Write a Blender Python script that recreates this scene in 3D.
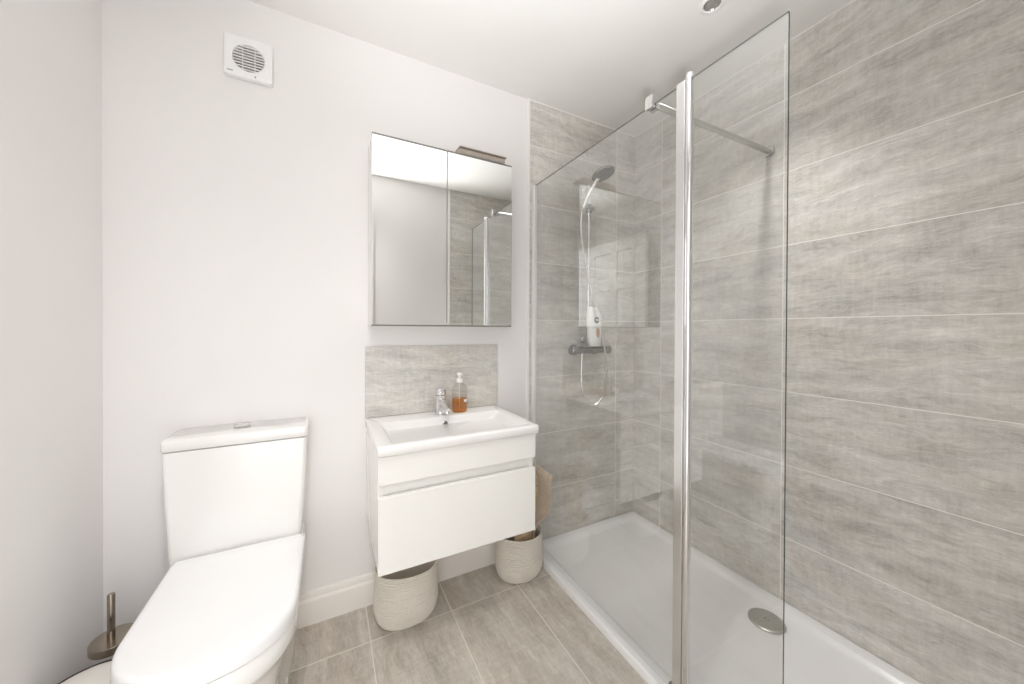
import bpy, bmesh, math, random
from mathutils import Vector, Matrix
random.seed(4)
PI = math.pi
for _o in list(bpy.data.objects):
    bpy.data.objects.remove(_o, do_unlink=True)
S = bpy.context.scene
C = S.collection

# ------------------------------------------------------------------ room numbers (metres)
XL, XR, YB, YF, ZC = -0.618, 1.674, 1.589, -0.02, 2.3255   # left wall, right wall, back wall, front wall, ceiling
XT = 0.925                                                  # edge of the shower tiling / outer edge of the tray
XG, ZG = 0.950, 1.8805                                      # glass screen plane and top
ROW0 = 0.2936                                               # a grout row

# ------------------------------------------------------------------ camera
cam = bpy.data.cameras.new('camera')
cam.sensor_fit = 'HORIZONTAL'; cam.sensor_width = 36.0
cam.lens = 352.23 / 1024 * 36.0
cam.shift_y = (331.51 - 342.0) / 1024
cam.clip_start = 0.02
co = bpy.data.objects.new('camera', cam); C.objects.link(co)
th, tau, roll = math.radians(27.604), math.radians(0.3561), math.radians(-0.2445)
F0 = Vector((math.sin(th), math.cos(th), 0)); R0 = Vector((math.cos(th), -math.sin(th), 0)); U0 = Vector((0, 0, 1))
Fv = F0 * math.cos(tau) - U0 * math.sin(tau); Uv = U0 * math.cos(tau) + F0 * math.sin(tau)
Rr = R0 * math.cos(roll) - Uv * math.sin(roll); Ur = Uv * math.cos(roll) + R0 * math.sin(roll)
M = Matrix((Rr, Ur, -Fv)).transposed().to_4x4(); M.translation = Vector((0.0081, 0.0152, 1.1443))
co.matrix_world = M
S.camera = co

# ------------------------------------------------------------------ light
S.view_settings.view_transform = 'Standard'
S.view_settings.look = 'None'
S.view_settings.gamma = 1.0
S.view_settings.use_curve_mapping = False
S.view_settings.exposure = 0.44
S.cycles.max_bounces = 14
S.cycles.diffuse_bounces = 8
S.cycles.glossy_bounces = 8
S.cycles.transparent_max_bounces = 24
S.cycles.caustics_reflective = False
S.cycles.caustics_refractive = False
S.cycles.use_denoising = True

W = bpy.data.worlds.new('hall_daylight'); S.world = W; W.use_nodes = True
W.node_tree.nodes['Background'].inputs[0].default_value = (0.98, 0.98, 1.0, 1)
W.node_tree.nodes['Background'].inputs[1].default_value = 2.2

def lamp(name, kind, loc, energy, color=(1, 1, 1), aim=None, **kw):
    l = bpy.data.lights.new(name, kind); l.energy = energy; l.color = color
    for k, v in kw.items(): setattr(l, k, v)
    o = bpy.data.objects.new(name, l); C.objects.link(o); o.location = loc
    if aim is not None:
        o.rotation_euler = (Vector(aim) - Vector(loc)).to_track_quat('-Z', 'Y').to_euler()
    return o
# the photographer's flash, bounced off the ceiling just inside the door
lamp('bounce_flash', 'SPOT', (0.03, -0.03, 1.05), 105, (0.99, 0.985, 1.0), aim=(0.36, 0.44, ZC), spot_size=math.radians(86), spot_blend=1.0, shadow_soft_size=0.05)
# ceiling spotlights: one over the tray, one over the floor
lamp('shower_spotlight', 'SPOT', (1.240, 0.818, ZC - 0.035), 24, (1.0, 0.975, 0.96), aim=(1.240, 0.818, 0), spot_size=math.radians(105), spot_blend=1.0, shadow_soft_size=0.03)
lamp('room_spotlight', 'SPOT', (-0.08, 0.40, ZC - 0.035), 20, (1.0, 0.975, 0.955), aim=(-0.10, 0.40, 0), spot_size=math.radians(125), spot_blend=0.9, shadow_soft_size=0.03)

# ------------------------------------------------------------------ materials
def srgb(r, g, b):
    f = lambda c: (c / 255 / 12.92) if c / 255 <= 0.04045 else ((c / 255 + 0.055) / 1.055) ** 2.4
    return (f(r), f(g), f(b), 1)

class NT:
    def __init__(s, name):
        s.m = bpy.data.materials.new(name); s.m.use_nodes = True
        s.t = s.m.node_tree; s.p = s.t.nodes['Principled BSDF']; s.out = s.t.nodes['Material Output']
    def n(s, typ, **kw):
        x = s.t.nodes.new(typ)
        for k, v in kw.items(): setattr(x, k, v)
        return x
    def l(s, a, b): s.t.links.new(a, b)
    def math(s, op, a, b=None, c=None):
        x = s.n('ShaderNodeMath', operation=op)
        for i, v in enumerate((a, b, c)):
            if v is None: continue
            if isinstance(v, (int, float)): x.inputs[i].default_value = v
            else: s.l(v, x.inputs[i])
        return x.outputs[0]
    def noise(s, vec, scale, detail=4, rough=0.55, dist=0.0):
        x = s.n('ShaderNodeTexNoise'); x.inputs['Scale'].default_value = scale
        x.inputs['Detail'].default_value = detail; x.inputs['Roughness'].default_value = rough
        x.inputs['Distortion'].default_value = dist
        if vec is not None: s.l(vec, x.inputs['Vector'])
        return x.outputs['Fac']
    def ramp(s, fac, stops):
        x = s.n('ShaderNodeValToRGB'); e = x.color_ramp.elements
        while len(e) < len(stops): e.new(0.5)
        for el, (p, c) in zip(e, stops): el.position = p; el.color = c
        s.l(fac, x.inputs[0]); return x.outputs[0]
    def mix(s, fac, a, b, blend='MIX'):
        x = s.n('ShaderNodeMix', data_type='RGBA', blend_type=blend)
        for i, v in ((0, fac), (6, a), (7, b)):
            if isinstance(v, (int, float)): x.inputs[i].default_value = v
            elif isinstance(v, tuple): x.inputs[i].default_value = v
            else: s.l(v, x.inputs[i])
        return x.outputs[2]
    def bump(s, h, strength, dist):
        x = s.n('ShaderNodeBump'); x.inputs['Strength'].default_value = strength; x.inputs['Distance'].default_value = dist
        s.l(h, x.inputs['Height']); s.l(x.outputs[0], s.p.inputs['Normal'])
    def pos(s): return s.n('ShaderNodeNewGeometry').outputs['Position']
    def comb(s, x, y, z):
        c = s.n('ShaderNodeCombineXYZ')
        for i, v in enumerate((x, y, z)):
            if isinstance(v, (int, float)): c.inputs[i].default_value = v
            else: s.l(v, c.inputs[i])
        return c.outputs[0]

def simple(name, col, rough=0.5, metal=0.0, coat=0.0, mottled=0.03, scale=8.0, bump=0.0, spec=0.5):
    m = NT(name)
    f = m.noise(m.pos(), scale, 3)
    c0 = tuple(max(0, v * (1 - mottled)) for v in col[:3]) + (1,); c1 = tuple(min(1, v * (1 + mottled)) for v in col[:3]) + (1,)
    m.l(m.ramp(f, [(0.3, c0), (0.7, c1)]), m.p.inputs['Base Color'])
    m.p.inputs['Roughness'].default_value = rough; m.p.inputs['Metallic'].default_value = metal
    m.p.inputs['Coat Weight'].default_value = coat; m.p.inputs['Coat Roughness'].default_value = 0.05
    m.p.inputs['Specular IOR Level'].default_value = spec
    if bump: m.bump(m.noise(m.pos(), 220, 3), bump, 0.002)
    return m.m

def tile_mat(name, au, av, u0, du, v0, dv, along, cols, grout, warm, rough=0.38, gw=0.0015, wscale=1.0):
    m = NT(name)
    sp = m.n('ShaderNodeSeparateXYZ'); m.l(m.pos(), sp.inputs[0])
    pu, pv = sp.outputs['XYZ'.index(au)], sp.outputs['XYZ'.index(av)]
    U = m.math('DIVIDE', m.math('SUBTRACT', pu, u0), du); V = m.math('DIVIDE', m.math('SUBTRACT', pv, v0), dv)
    fu = m.math('FRACT', U); fv = m.math('FRACT', V)
    eu = m.math('MULTIPLY', m.math('MINIMUM', fu, m.math('SUBTRACT', 1.0, fu)), du)
    ev = m.math('MULTIPLY', m.math('MINIMUM', fv, m.math('SUBTRACT', 1.0, fv)), dv)
    d = m.math('MINIMUM', eu, ev)
    g = m.n('ShaderNodeMapRange', interpolation_type='SMOOTHSTEP'); m.l(d, g.inputs[0])
    for i, v in ((1, gw * 0.6), (2, gw * 1.4), (3, 1.0), (4, 0.0)): g.inputs[i].default_value = v
    gf = g.outputs[0]
    ident = m.math('ADD', m.math('FLOOR', U), m.math('MULTIPLY', m.math('FLOOR', V), 17.31))
    wn = m.n('ShaderNodeTexWhiteNoise', noise_dimensions='1D'); m.l(ident, wn.inputs['W'])
    r = wn.outputs['Value']
    a, b = (pu, pv) if along == 'u' else (pv, pu)
    ra = m.math('MULTIPLY', r, 23.0)
    ra2 = m.math('MULTIPLY', m.math('FRACT', m.math('MULTIPLY', r, 7.77)), 19.0)
    a1 = m.math('ADD', a, ra); 
    warp = m.noise(m.comb(m.math('MULTIPLY', a1, 3.5), m.math('MULTIPLY', b, 9.0), ra2), 1.0, 4, 0.6)
    b2 = m.math('ADD', m.math('ADD', b, m.math('MULTIPLY', a, 0.05)), m.math('MULTIPLY', warp, 0.10))
    streak = m.noise(m.comb(m.math('MULTIPLY', a1, 4.2 * wscale), m.math('MULTIPLY', b2, 24.0), ra2), 1.0, 8, 0.68, 0.35)
    fine = m.noise(m.comb(m.math('MULTIPLY', a1, 26.0), m.math('MULTIPLY', b2, 150.0), ra2), 1.0, 5, 0.7, 0.4)
    cloud = m.noise(m.comb(m.math('MULTIPLY', a1, 4.5), m.math('MULTIPLY', b, 8.0), ra2), 1.0, 5, 0.62, 0.4)
    grain = m.noise(m.comb(m.math('MULTIPLY', a1, 170.0), m.math('MULTIPLY', b, 230.0), 0.0), 1.0, 3, 0.6)
    cross = m.noise(m.comb(m.math('MULTIPLY', a1, 75.0), m.math('MULTIPLY', b, 14.0), ra2), 1.0, 3, 0.6)
    s = m.math('ADD', m.math('MULTIPLY', streak, 0.34), m.math('MULTIPLY', fine, 0.25))
    s = m.math('ADD', s, m.math('MULTIPLY', cloud, 0.21)); s = m.math('ADD', s, m.math('MULTIPLY', grain, 0.10))
    s = m.math('ADD', s, m.math('MULTIPLY', cross, 0.10))
    s = m.math('ADD', s, m.math('MULTIPLY', m.math('SUBTRACT', r, 0.5), 0.025))
    base = m.ramp(s, [(0.38, cols[0]), (0.465, cols[1]), (0.53, cols[2]), (0.62, cols[3])])
    base = m.mix(m.math('MULTIPLY', m.ramp(warp, [(0.46, (0, 0, 0, 1)), (0.66, (1, 1, 1, 1))]), 0.6), base, warm, 'MULTIPLY')
    col = m.mix(gf, base, grout)
    m.l(col, m.p.inputs['Base Color'])
    rr = m.math('ADD', rough, m.math('MULTIPLY', fine, 0.1)); m.l(rr, m.p.inputs['Roughness'])
    h = m.math('SUBTRACT', m.math('MULTIPLY', s, 0.6), gf)
    m.bump(h, 0.25, 0.002)
    return m.m

TC = [srgb(166, 164, 159), srgb(198, 196, 191), srgb(215, 213, 208), srgb(237, 235, 231)]
GROUT = srgb(246, 244, 240)
WARM = (1.0, 0.945, 0.895, 1)
M_tile_right = tile_mat('grey_streaked_tile_right', 'Y', 'Z', 1.3876, 0.6, ROW0, 0.3, 'u', TC, GROUT, WARM)
M_tile_back = tile_mat('grey_streaked_tile_back', 'X', 'Z', 1.5265, 0.6, ROW0, 0.3, 'u', TC, GROUT, WARM)
M_tile_splash = tile_mat('grey_streaked_tile_splashback', 'X', 'Z', 0.10, 0.9, 0.60, 0.9, 'u', TC, GROUT, WARM)
FC = [srgb(162, 156, 147), srgb(186, 179, 169), srgb(201, 195, 186), srgb(220, 215, 207)]
M_floor = tile_mat('beige_grey_floor_tile', 'Y', 'X', 1.388, 0.6, 0.148, 0.307, 'u', FC, srgb(228, 221, 210), WARM, rough=0.45, gw=0.0020)

M_wall = simple('white_emulsion', srgb(236, 234, 233), 0.75, mottled=0.008, scale=3, bump=0.03)
M_ceil = simple('ceiling_white', srgb(232, 231, 228), 0.85, mottled=0.008, scale=3)
M_trimw = simple('satin_white_wood', srgb(236, 232, 226), 0.35, mottled=0.01)
M_trimp = simple('white_plastic_trim', srgb(238, 237, 235), 0.3, mottled=0.01)
M_door = simple('white_door_paint', srgb(240, 240, 238), 0.35, mottled=0.01)
M_ceramic = simple('white_ceramic', srgb(240, 239, 236), 0.16, coat=0.5, mottled=0.006)
M_basin = simple('white_basin_ceramic', srgb(242, 241, 239), 0.24, mottled=0.005)
M_lid = simple('white_seat_plastic', srgb(244, 244, 245), 0.22, coat=0.2, mottled=0.005)
M_gloss = simple('white_gloss_lacquer', srgb(240, 239, 235), 0.10, coat=0.5, mottled=0.006)
M_tray = simple('white_acrylic', srgb(240, 240, 241), 0.22, coat=0.3, mottled=0.006)
M_plast = simple('white_fan_plastic', srgb(243, 243, 242), 0.4, mottled=0.008)
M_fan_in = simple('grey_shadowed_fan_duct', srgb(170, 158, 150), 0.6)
M_chrome = simple('chrome', (0.80, 0.80, 0.81, 1), 0.07, metal=1.0, mottled=0.02)
M_satin = simple('satin_aluminium', (0.80, 0.80, 0.80, 1), 0.22, metal=1.0, mottled=0.02)
M_nickel = simple('brushed_nickel', (0.50, 0.50, 0.47, 1), 0.33, metal=1.0, mottled=0.05, scale=30)
M_lampm = simple('taupe_brushed_metal', srgb(172, 162, 152), 0.38, metal=0.25, mottled=0.05, scale=30)
M_bronze = simple('brushed_bronze_steel', (0.42, 0.365, 0.30, 1), 0.22, metal=1.0, mottled=0.05, scale=30)
M_darkmet = simple('dark_shower_chrome', (0.30, 0.30, 0.30, 1), 0.18, metal=1.0, mottled=0.04)
M_black = simple('black_rubber', srgb(46, 40, 38), 0.5)
M_dark = simple('dark_hole', srgb(40, 40, 42), 0.6)
M_binlid = simple('white_bin_enamel', srgb(228, 224, 218), 0.35, mottled=0.02)
M_felt = simple('beige_felt', srgb(206, 191, 173), 0.95, mottled=0.10, scale=60, bump=0.4)
M_shamp = simple('white_bottle_plastic', srgb(246, 246, 244), 0.35, mottled=0.01)
M_navy = simple('navy_print', srgb(42, 48, 66), 0.4)
M_peach = simple('peach_print', srgb(222, 184, 150), 0.4, mottled=0.08, scale=90)
M_frost = simple('frosted_white_plastic', srgb(222, 220, 216), 0.45, mottled=0.02)
M_sealgrey = simple('grey_seal', srgb(120, 118, 112), 0.5)
M_headface = simple('grey_spray_face', srgb(98, 97, 94), 0.5)
M_frame = simple('grey_door_edging', srgb(128, 126, 122), 0.35, metal=0.2)
M_lens = simple('spotlight_reflector', (0.55, 0.54, 0.52, 1), 0.25, metal=0.8, mottled=0.25, scale=120)

def m_mirror():
    m = NT('silvered_mirror')
    m.p.inputs['Base Color'].default_value = (0.90, 0.915, 0.905, 1)
    m.p.inputs['Metallic'].default_value = 1.0; m.p.inputs['Roughness'].default_value = 0.0
    f = m.noise(m.pos(), 2.0, 1); m.l(m.math('MULTIPLY', f, 0.004), m.p.inputs['Roughness'])
    return m.m
M_mirror = m_mirror()

def m_glass(name, tint, ior=1.5, haze=0.0, refl=1.0):
    m = NT(name)
    tr = m.n('ShaderNodeBsdfTransparent'); tr.inputs[0].default_value = tint
    gl = m.n('ShaderNodeBsdfGlossy'); gl.inputs['Roughness'].default_value = 0.0
    lw = m.n('ShaderNodeLayerWeight'); lw.inputs[0].default_value = 0.5
    f0 = ((ior - 1) / (ior + 1)) ** 2 * refl
    fr = m.math('ADD', f0, m.math('MULTIPLY', m.math('POWER', lw.outputs['Facing'], 5.0), 1 - f0))
    mx = m.n('ShaderNodeMixShader'); m.l(fr, mx.inputs[0]); m.l(tr.outputs[0], mx.inputs[1]); m.l(gl.outputs[0], mx.inputs[2])
    last = mx.outputs[0]
    if haze:
        df = m.n('ShaderNodeBsdfDiffuse'); df.inputs[0].default_value = (0.8, 0.82, 0.81, 1)
        m2 = m.n('ShaderNodeMixShader'); m2.inputs[0].default_value = haze
        m.l(last, m2.inputs[1]); m.l(df.outputs[0], m2.inputs[2]); last = m2.outputs[0]
    m.l(last, m.out.inputs['Surface'])
    return m.m
M_glass = m_glass('clear_screen_glass', (0.985, 0.992, 0.988, 1), 1.5, 0.0, 3.2)
M_edge = simple('green_glass_edge', srgb(84, 92, 88), 0.15, mottled=0.05)
M_bottle = m_glass('clear_bottle_plastic', (0.95, 0.95, 0.94, 1), 1.45, 0.035)
M_soap = m_glass('amber_liquid', (0.97, 0.64, 0.13, 1), 1.35, 0.0)

def m_rope(name, c0, c1, scale=160):
    m = NT(name)
    tc = m.n('ShaderNodeTexCoord').outputs['Object']
    f = m.noise(tc, scale, 3, 0.6); g = m.noise(tc, 14, 3)
    col = m.ramp(m.math('ADD', m.math('MULTIPLY', f, 0.6), m.math('MULTIPLY', g, 0.4)), [(0.35, c0), (0.65, c1)])
    m.l(col, m.p.inputs['Base Color']); m.p.inputs['Roughness'].default_value = 0.95
    m.bump(f, 0.5, 0.003)
    return m.m
M_rope = m_rope('cream_cotton_rope', srgb(216, 210, 200), srgb(228, 222, 212))
M_jute = m_rope('tan_woven_jute', srgb(158, 132, 100), srgb(212, 190, 158), 90)

# ------------------------------------------------------------------ mesh helpers
def rrect(x0, x1, y0, y1, r, n=6):
    pts = []
    for cx, cy, a0 in ((x1 - r, y1 - r, 0), (x0 + r, y1 - r, 90), (x0 + r, y0 + r, 180), (x1 - r, y0 + r, 270)):
        for i in range(n + 1):
            a = math.radians(a0 + 90 * i / n); pts.append((cx + r * math.cos(a), cy + r * math.sin(a)))
    return pts

class MB:
    def __init__(s): s.bm = bmesh.new(); s.mi = 0
    def _f(s, vs):
        try: f = s.bm.faces.new(vs); f.material_index = s.mi; return f
        except ValueError: return None
    def box(s, x0, x1, y0, y1, z0, z1):
        v = [s.bm.verts.new((x, y, z)) for z in (z0, z1) for y in (y0, y1) for x in (x0, x1)]
        for q in ((0, 2, 3, 1), (4, 5, 7, 6), (0, 1, 5, 4), (2, 6, 7, 3), (0, 4, 6, 2), (1, 3, 7, 5)): s._f([v[i] for i in q])
        return s
    def hexa(s, pts):      # bottom 4 (ccw) then top 4
        v = [s.bm.verts.new(p) for p in pts]
        for q in ((3, 2, 1, 0), (4, 5, 6, 7), (0, 1, 5, 4), (1, 2, 6, 5), (2, 3, 7, 6), (3, 0, 4, 7)): s._f([v[i] for i in q])
        return s
    def loft(s, loops, cap0=True, cap1=True, closed=True):
        rings = [[s.bm.verts.new(p) for p in L] for L in loops]
        n = len(rings[0])
        for a, b in zip(rings, rings[1:]):
            for i in range(n if closed else n - 1):
                j = (i + 1) % n; s._f((a[i], a[j], b[j], b[i]))
        if cap0: s._f(list(reversed(rings[0])))
        if cap1: s._f(rings[-1])
        return s
    def prism(s, pts, z0, z1): return s.loft([[(x, y, z0) for x, y in pts], [(x, y, z1) for x, y in pts]])
    def lathe(s, prof, c=(0, 0, 0), seg=32, axis='Z', sx=1, sy=1, cap0=True, cap1=True):
        loops = []
        for r, h in prof:
            L = []
            for i in range(seg):
                a = 2 * PI * i / seg; u, w = r * math.cos(a) * sx, r * math.sin(a) * sy
                p = {'Z': (u, w, h), 'X': (h, u, w), 'Y': (w, h, u)}[axis]
                L.append((c[0] + p[0], c[1] + p[1], c[2] + p[2]))
            loops.append(L)
        return s.loft(loops, cap0, cap1)
    def cyl(s, p0, p1, r, seg=20, r1=None):
        return s.tube([p0, p1], r, seg, r1)
    def tube(s, path, r, seg=12, r1=None, radii=None):
        P = [Vector(p) for p in path]; loops = []; up = None
        for i, p in enumerate(P):
            t = (P[min(i + 1, len(P) - 1)] - P[max(i - 1, 0)]).normalized()
            if up is None:
                up = Vector((0, 0, 1)) if abs(t.z) < 0.9 else Vector((1, 0, 0))
            a = t.cross(up).normalized(); b = a.cross(t).normalized(); up = b
            rr = radii[i] if radii else (r if r1 is None else r + (r1 - r) * i / (len(P) - 1))
            loops.append([tuple(p + (a * math.cos(2 * PI * k / seg) + b * math.sin(2 * PI * k / seg)) * rr) for k in range(seg)])
        return s.loft(loops)
    def build(s, name, mat, parent=None, bevel=0.0, seg=2, smooth=True, loc=None, ang=35):
        bm = s.bm
        bmesh.ops.recalc_face_normals(bm, faces=bm.faces)
        me = bpy.data.meshes.new(name)
        off = Vector(loc) if loc is not None else (Vector(parent['_w']) if parent is not None else Vector((0, 0, 0)))
        bmesh.ops.translate(bm, verts=bm.verts, vec=-off)
        bm.to_mesh(me); bm.free()
        for m in (mat if isinstance(mat, (list, tuple)) else [mat]): me.materials.append(m)
        o = bpy.data.objects.new(name, me); C.objects.link(o)
        if smooth:
            for p in me.polygons: p.use_smooth = True
            me.set_sharp_from_angle(angle=math.radians(ang))
        if bevel:
            b = o.modifiers.new('bevel', 'BEVEL'); b.width = bevel; b.segments = seg; b.limit_method = 'ANGLE'
            b.angle_limit = math.radians(40); b.harden_normals = True
        if parent is not None:
            o.parent = parent; o.location = (0, 0, 0)
        elif loc is not None: o.location = loc
        o['_w'] = tuple(off)
        return o

def thing(name, label, cat, loc, group=None):
    o = bpy.data.objects.new(name, None); C.objects.link(o); o.location = loc; o.empty_display_size = 0.05
    o['_w'] = tuple(loc); return tag(o, label, cat, group)
def tag(o, label, cat, group=None):
    o['label'] = label; o['category'] = cat
    if group: o['group'] = group
    return o
def struct(o, label=None):
    o['kind'] = 'structure'
    if label: o['label'] = label
    return o
def catmull(pts, n=8):
    P = [Vector(p) for p in pts]; out = []
    for i in range(len(P) - 1):
        p0, p1, p2, p3 = P[max(i - 1, 0)], P[i], P[i + 1], P[min(i + 2, len(P) - 1)]
        for k in range(n):
            t = k / n
            out.append(tuple(0.5 * ((2 * p1) + (p2 - p0) * t + (2 * p0 - 5 * p1 + 4 * p2 - p3) * t * t + (3 * p1 - p0 - 3 * p2 + p3) * t ** 3)))
    out.append(tuple(P[-1])); return out

# ------------------------------------------------------------------ the room shell
DX0, DX1, DZ = -0.505, 0.255, 1.99      # doorway in the front wall
struct(MB().box(XL - 0.1, XR + 0.1, YF - 1.2, YB + 0.1, -0.1, 0).build('floor', M_floor, smooth=False), 'beige grey rectangular floor tiles with pale grout')
struct(MB().box(XL - 0.1, XR + 0.1, YF - 0.1, YB + 0.1, ZC, ZC + 0.1).build('ceiling', M_ceil, smooth=False), 'plain white ceiling')
struct(MB().box(XL - 0.1, XT, YB, YB + 0.1, 0, ZC).build('wall_back', M_wall, smooth=False), 'white painted wall behind the toilet and basin')
struct(MB().box(XT, XR, YB - 0.004, YB + 0.1, 0, ZC).build('wall_shower_end', M_tile_back, smooth=False), 'grey streaked tiles behind the shower fittings')
struct(MB().box(XL - 0.1, XL, YF - 0.1, YB, 0, ZC).build('wall_left', M_wall, smooth=False), 'white painted wall left of the toilet')
struct(MB().box(XR, XR + 0.1, YF - 0.1, YB + 0.1, 0, ZC).build('wall_right', M_tile_right, smooth=False), 'grey streaked tiled wall along the shower tray')
mb = MB(); mb.box(XL, DX0, YF - 0.1, YF, 0, ZC); mb.box(DX1, XT, YF - 0.1, YF, 0, ZC); mb.box(DX0, DX1, YF - 0.1, YF, DZ, ZC)
struct(mb.build('wall_front', M_wall, smooth=False), 'white painted wall around the doorway, seen in the mirror')
struct(MB().box(XT, XR, YF - 0.1, YF + 0.004, 0, ZC).build('wall_shower_front', M_tile_back, smooth=False), 'grey tiled end wall of the shower, seen in the mirror')
# tile edge trims
struct(MB().box(XT - 0.012, XT + 0.002, YB - 0.010, YB, 0, ZC).build('trim_1', M_trimp, bevel=0.002), 'white strip at the edge of the shower tiles')
struct(MB().box(XT - 0.012, XT + 0.002, YF, YF + 0.010, 0, ZC).build('trim_2', M_trimp, bevel=0.002), 'white tile edge strip seen in the mirror')
struct(MB().box(XT, XR, YB - 0.008, YB - 0.0035, ZC - 0.005, ZC).build('trim_4', M_trimp, smooth=False), 'white sealant line where the end tiles meet the ceiling')
struct(MB().box(XR - 0.0045, XR, YF, YB - 0.004, ZC - 0.005, ZC).build('trim_5', M_trimp, smooth=False), 'white sealant line where the side tiles meet the ceiling')
# skirting
def skirting(name, pts2, label):
    prof = [(0, 0), (0.018, 0), (0.018, 0.088), (0.0165, 0.094), (0.012, 0.100), (0.011, 0.112), (0.008, 0.121), (0, 0.124)]
    (xa, ya, nx, ny), (xb, yb, _, _) = pts2
    mb = MB(); mb.loft([[(x + nx * d, y + ny * d, z) for d, z in prof] for x, y in ((xa, ya), (xb, yb))])
    return struct(mb.build(name, M_trimw, ang=25), label)
skirting('baseboard_back', ((XL, YB, 0, -1), (XT - 0.012, YB, 0, -1)), 'white moulded skirting board along the back wall')
skirting('baseboard_left', ((XL, 1.0, 1, 0), (XL, YB - 0.018, 1, 0)), 'white skirting board along the left wall')
# architrave and door
mb = MB(); mb.box(DX1, DX1 + 0.065, YF, YF + 0.016, 0, DZ + 0.065); mb.box(DX0, DX1, YF, YF + 0.016, DZ, DZ + 0.065)
mb.box(DX0 - 0.055, DX0, YF, YF + 0.016, 0, DZ + 0.065)
struct(mb.build('trim_3', M_trimw, bevel=0.004), 'white door surround seen in the mirror')
# open six-panel door, folded back against the left wall
dx0, dx1, dy0, dy1, dz0, dz1 = DX0 - 0.030, DX0 + 0.005, YF + 0.02, YF + 0.02 + 0.755, 0.008, 1.985
dr = bpy.data.objects.new('door_1', None); C.objects.link(dr); dr.location = (dx0, dy0, 0); dr['_w'] = (dx0, dy0, 0)
struct(dr, 'open white six-panel door against the left wall, seen in reflection')
mb = MB(); mb.box(dx0 + 0.012, dx1 - 0.013, dy0 + 0.01, dy1 - 0.01, dz0 + 0.01, dz1 - 0.01)
ys = [dy0, dy0 + 0.10, dy0 + 0.325, dy0 + 0.41, dy1 - 0.10, dy1]
zr = [(dz0, 0.21), (0.80, 0.98), (1.52, 1.62), (1.875, dz1)]
for a, b in ((ys[0], ys[1]), (ys[2], ys[3]), (ys[4], ys[5])): mb.box(dx0, dx1, a, b, dz0, dz1)
for za, zb in zr:
    mb.box(dx0, dx1, ys[1], ys[2], za, zb); mb.box(dx0, dx1, ys[3], ys[4], za, zb)
mb.build('door_leaf', M_door, dr, bevel=0.004)
for (za, zb) in ((0.21, 0.80), (0.98, 1.52), (1.62, 1.875)):
    for a, b in ((ys[1], ys[2]), (ys[3], ys[4])):
        m2 = MB(); g = 0.018
        m2.hexa([(dx1 - 0.013, a + g, za + g), (dx1 - 0.013, b - g, za + g), (dx1 - 0.013, b - g, zb - g), (dx1 - 0.013, a + g, zb - g),
                 (dx1 - 0.004, a + g + 0.02, za + g + 0.02), (dx1 - 0.004, b - g - 0.02, za + g + 0.02), (dx1 - 0.004, b - g - 0.02, zb - g - 0.02), (dx1 - 0.004, a + g + 0.02, zb - g - 0.02)])
        m2.build('raised_panel', M_door, dr)
mb = MB(); mb.lathe([(0.024, 0), (0.024, 0.006), (0.010, 0.008), (0.010, 0.030)], (dx1, dy1 - 0.055, 0.93), 20, 'X')
mb.tube([(dx1 + 0.030, dy1 - 0.055, 0.93), (dx1 + 0.032, dy1 - 0.10, 0.93), (dx1 + 0.030, dy1 - 0.16, 0.928)], 0.008, 12)
mb.build('door_handle', M_chrome, dr)

# ------------------------------------------------------------------ shower tray
t = thing('shower_tray', 'low white rectangular shower tray on the floor along the tiled wall', 'shower tray', ((XT + XR) / 2, 0.87, 0))
zt = 0.033; x0, x1, y0, y1 = XT, XR - 0.001, YF + 0.005, YB - 0.005
def rl(x0, x1, y0, y1, r, z, n=8): return [(x, y, z) for x, y in rrect(x0, x1, y0, y1, r, n)]
dcx, dcy = 1.518, 0.760
mb = MB()
mb.loft([rl(x0, x1, y0, y1, 0.004, 0.001), rl(x0, x1, y0, y1, 0.004, zt - 0.006), rl(x0 + 0.002, x1 - 0.002, y0 + 0.002, y1 - 0.002, 0.004, zt - 0.001), rl(x0 + 0.006, x1 - 0.006, y0 + 0.006, y1 - 0.006, 0.004, zt),
         rl(x0 + 0.050, x1 - 0.046, y0 + 0.046, y1 - 0.046, 0.035, zt), rl(x0 + 0.056, x1 - 0.052, y0 + 0.052, y1 - 0.052, 0.035, zt - 0.003),
         rl(x0 + 0.066, x1 - 0.062, y0 + 0.062, y1 - 0.062, 0.032, zt - 0.012), rl(x0 + 0.080, x1 - 0.076, y0 + 0.076, y1 - 0.076, 0.03, zt - 0.0165),
         rl(x0 + 0.2, x1 - 0.2, y0 + 0.3, y1 - 0.3, 0.03, zt - 0.018)], cap0=True, cap1=True)
mb.build('tray_body', M_tray, t, ang=60)
mb = MB(); mb.lathe([(0.061, zt - 0.0185), (0.061, zt - 0.013), (0.058, zt - 0.0105), (0.05, zt - 0.0095), (0.0, zt - 0.009)], (dcx, dcy, 0), 40, cap1=False)
dc = mb.build('drain_cover', M_nickel, t)
dc['label'] = 'round brushed metal drain cover'
mb = MB()
for a in (-0.006, 0.006): mb.lathe([(0.0026, zt - 0.0092), (0.0026, zt - 0.0086)], (dcx + a * 0.2, dcy + a, 0), 12)
mb.build('drain_hole', M_dark, dc)

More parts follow.
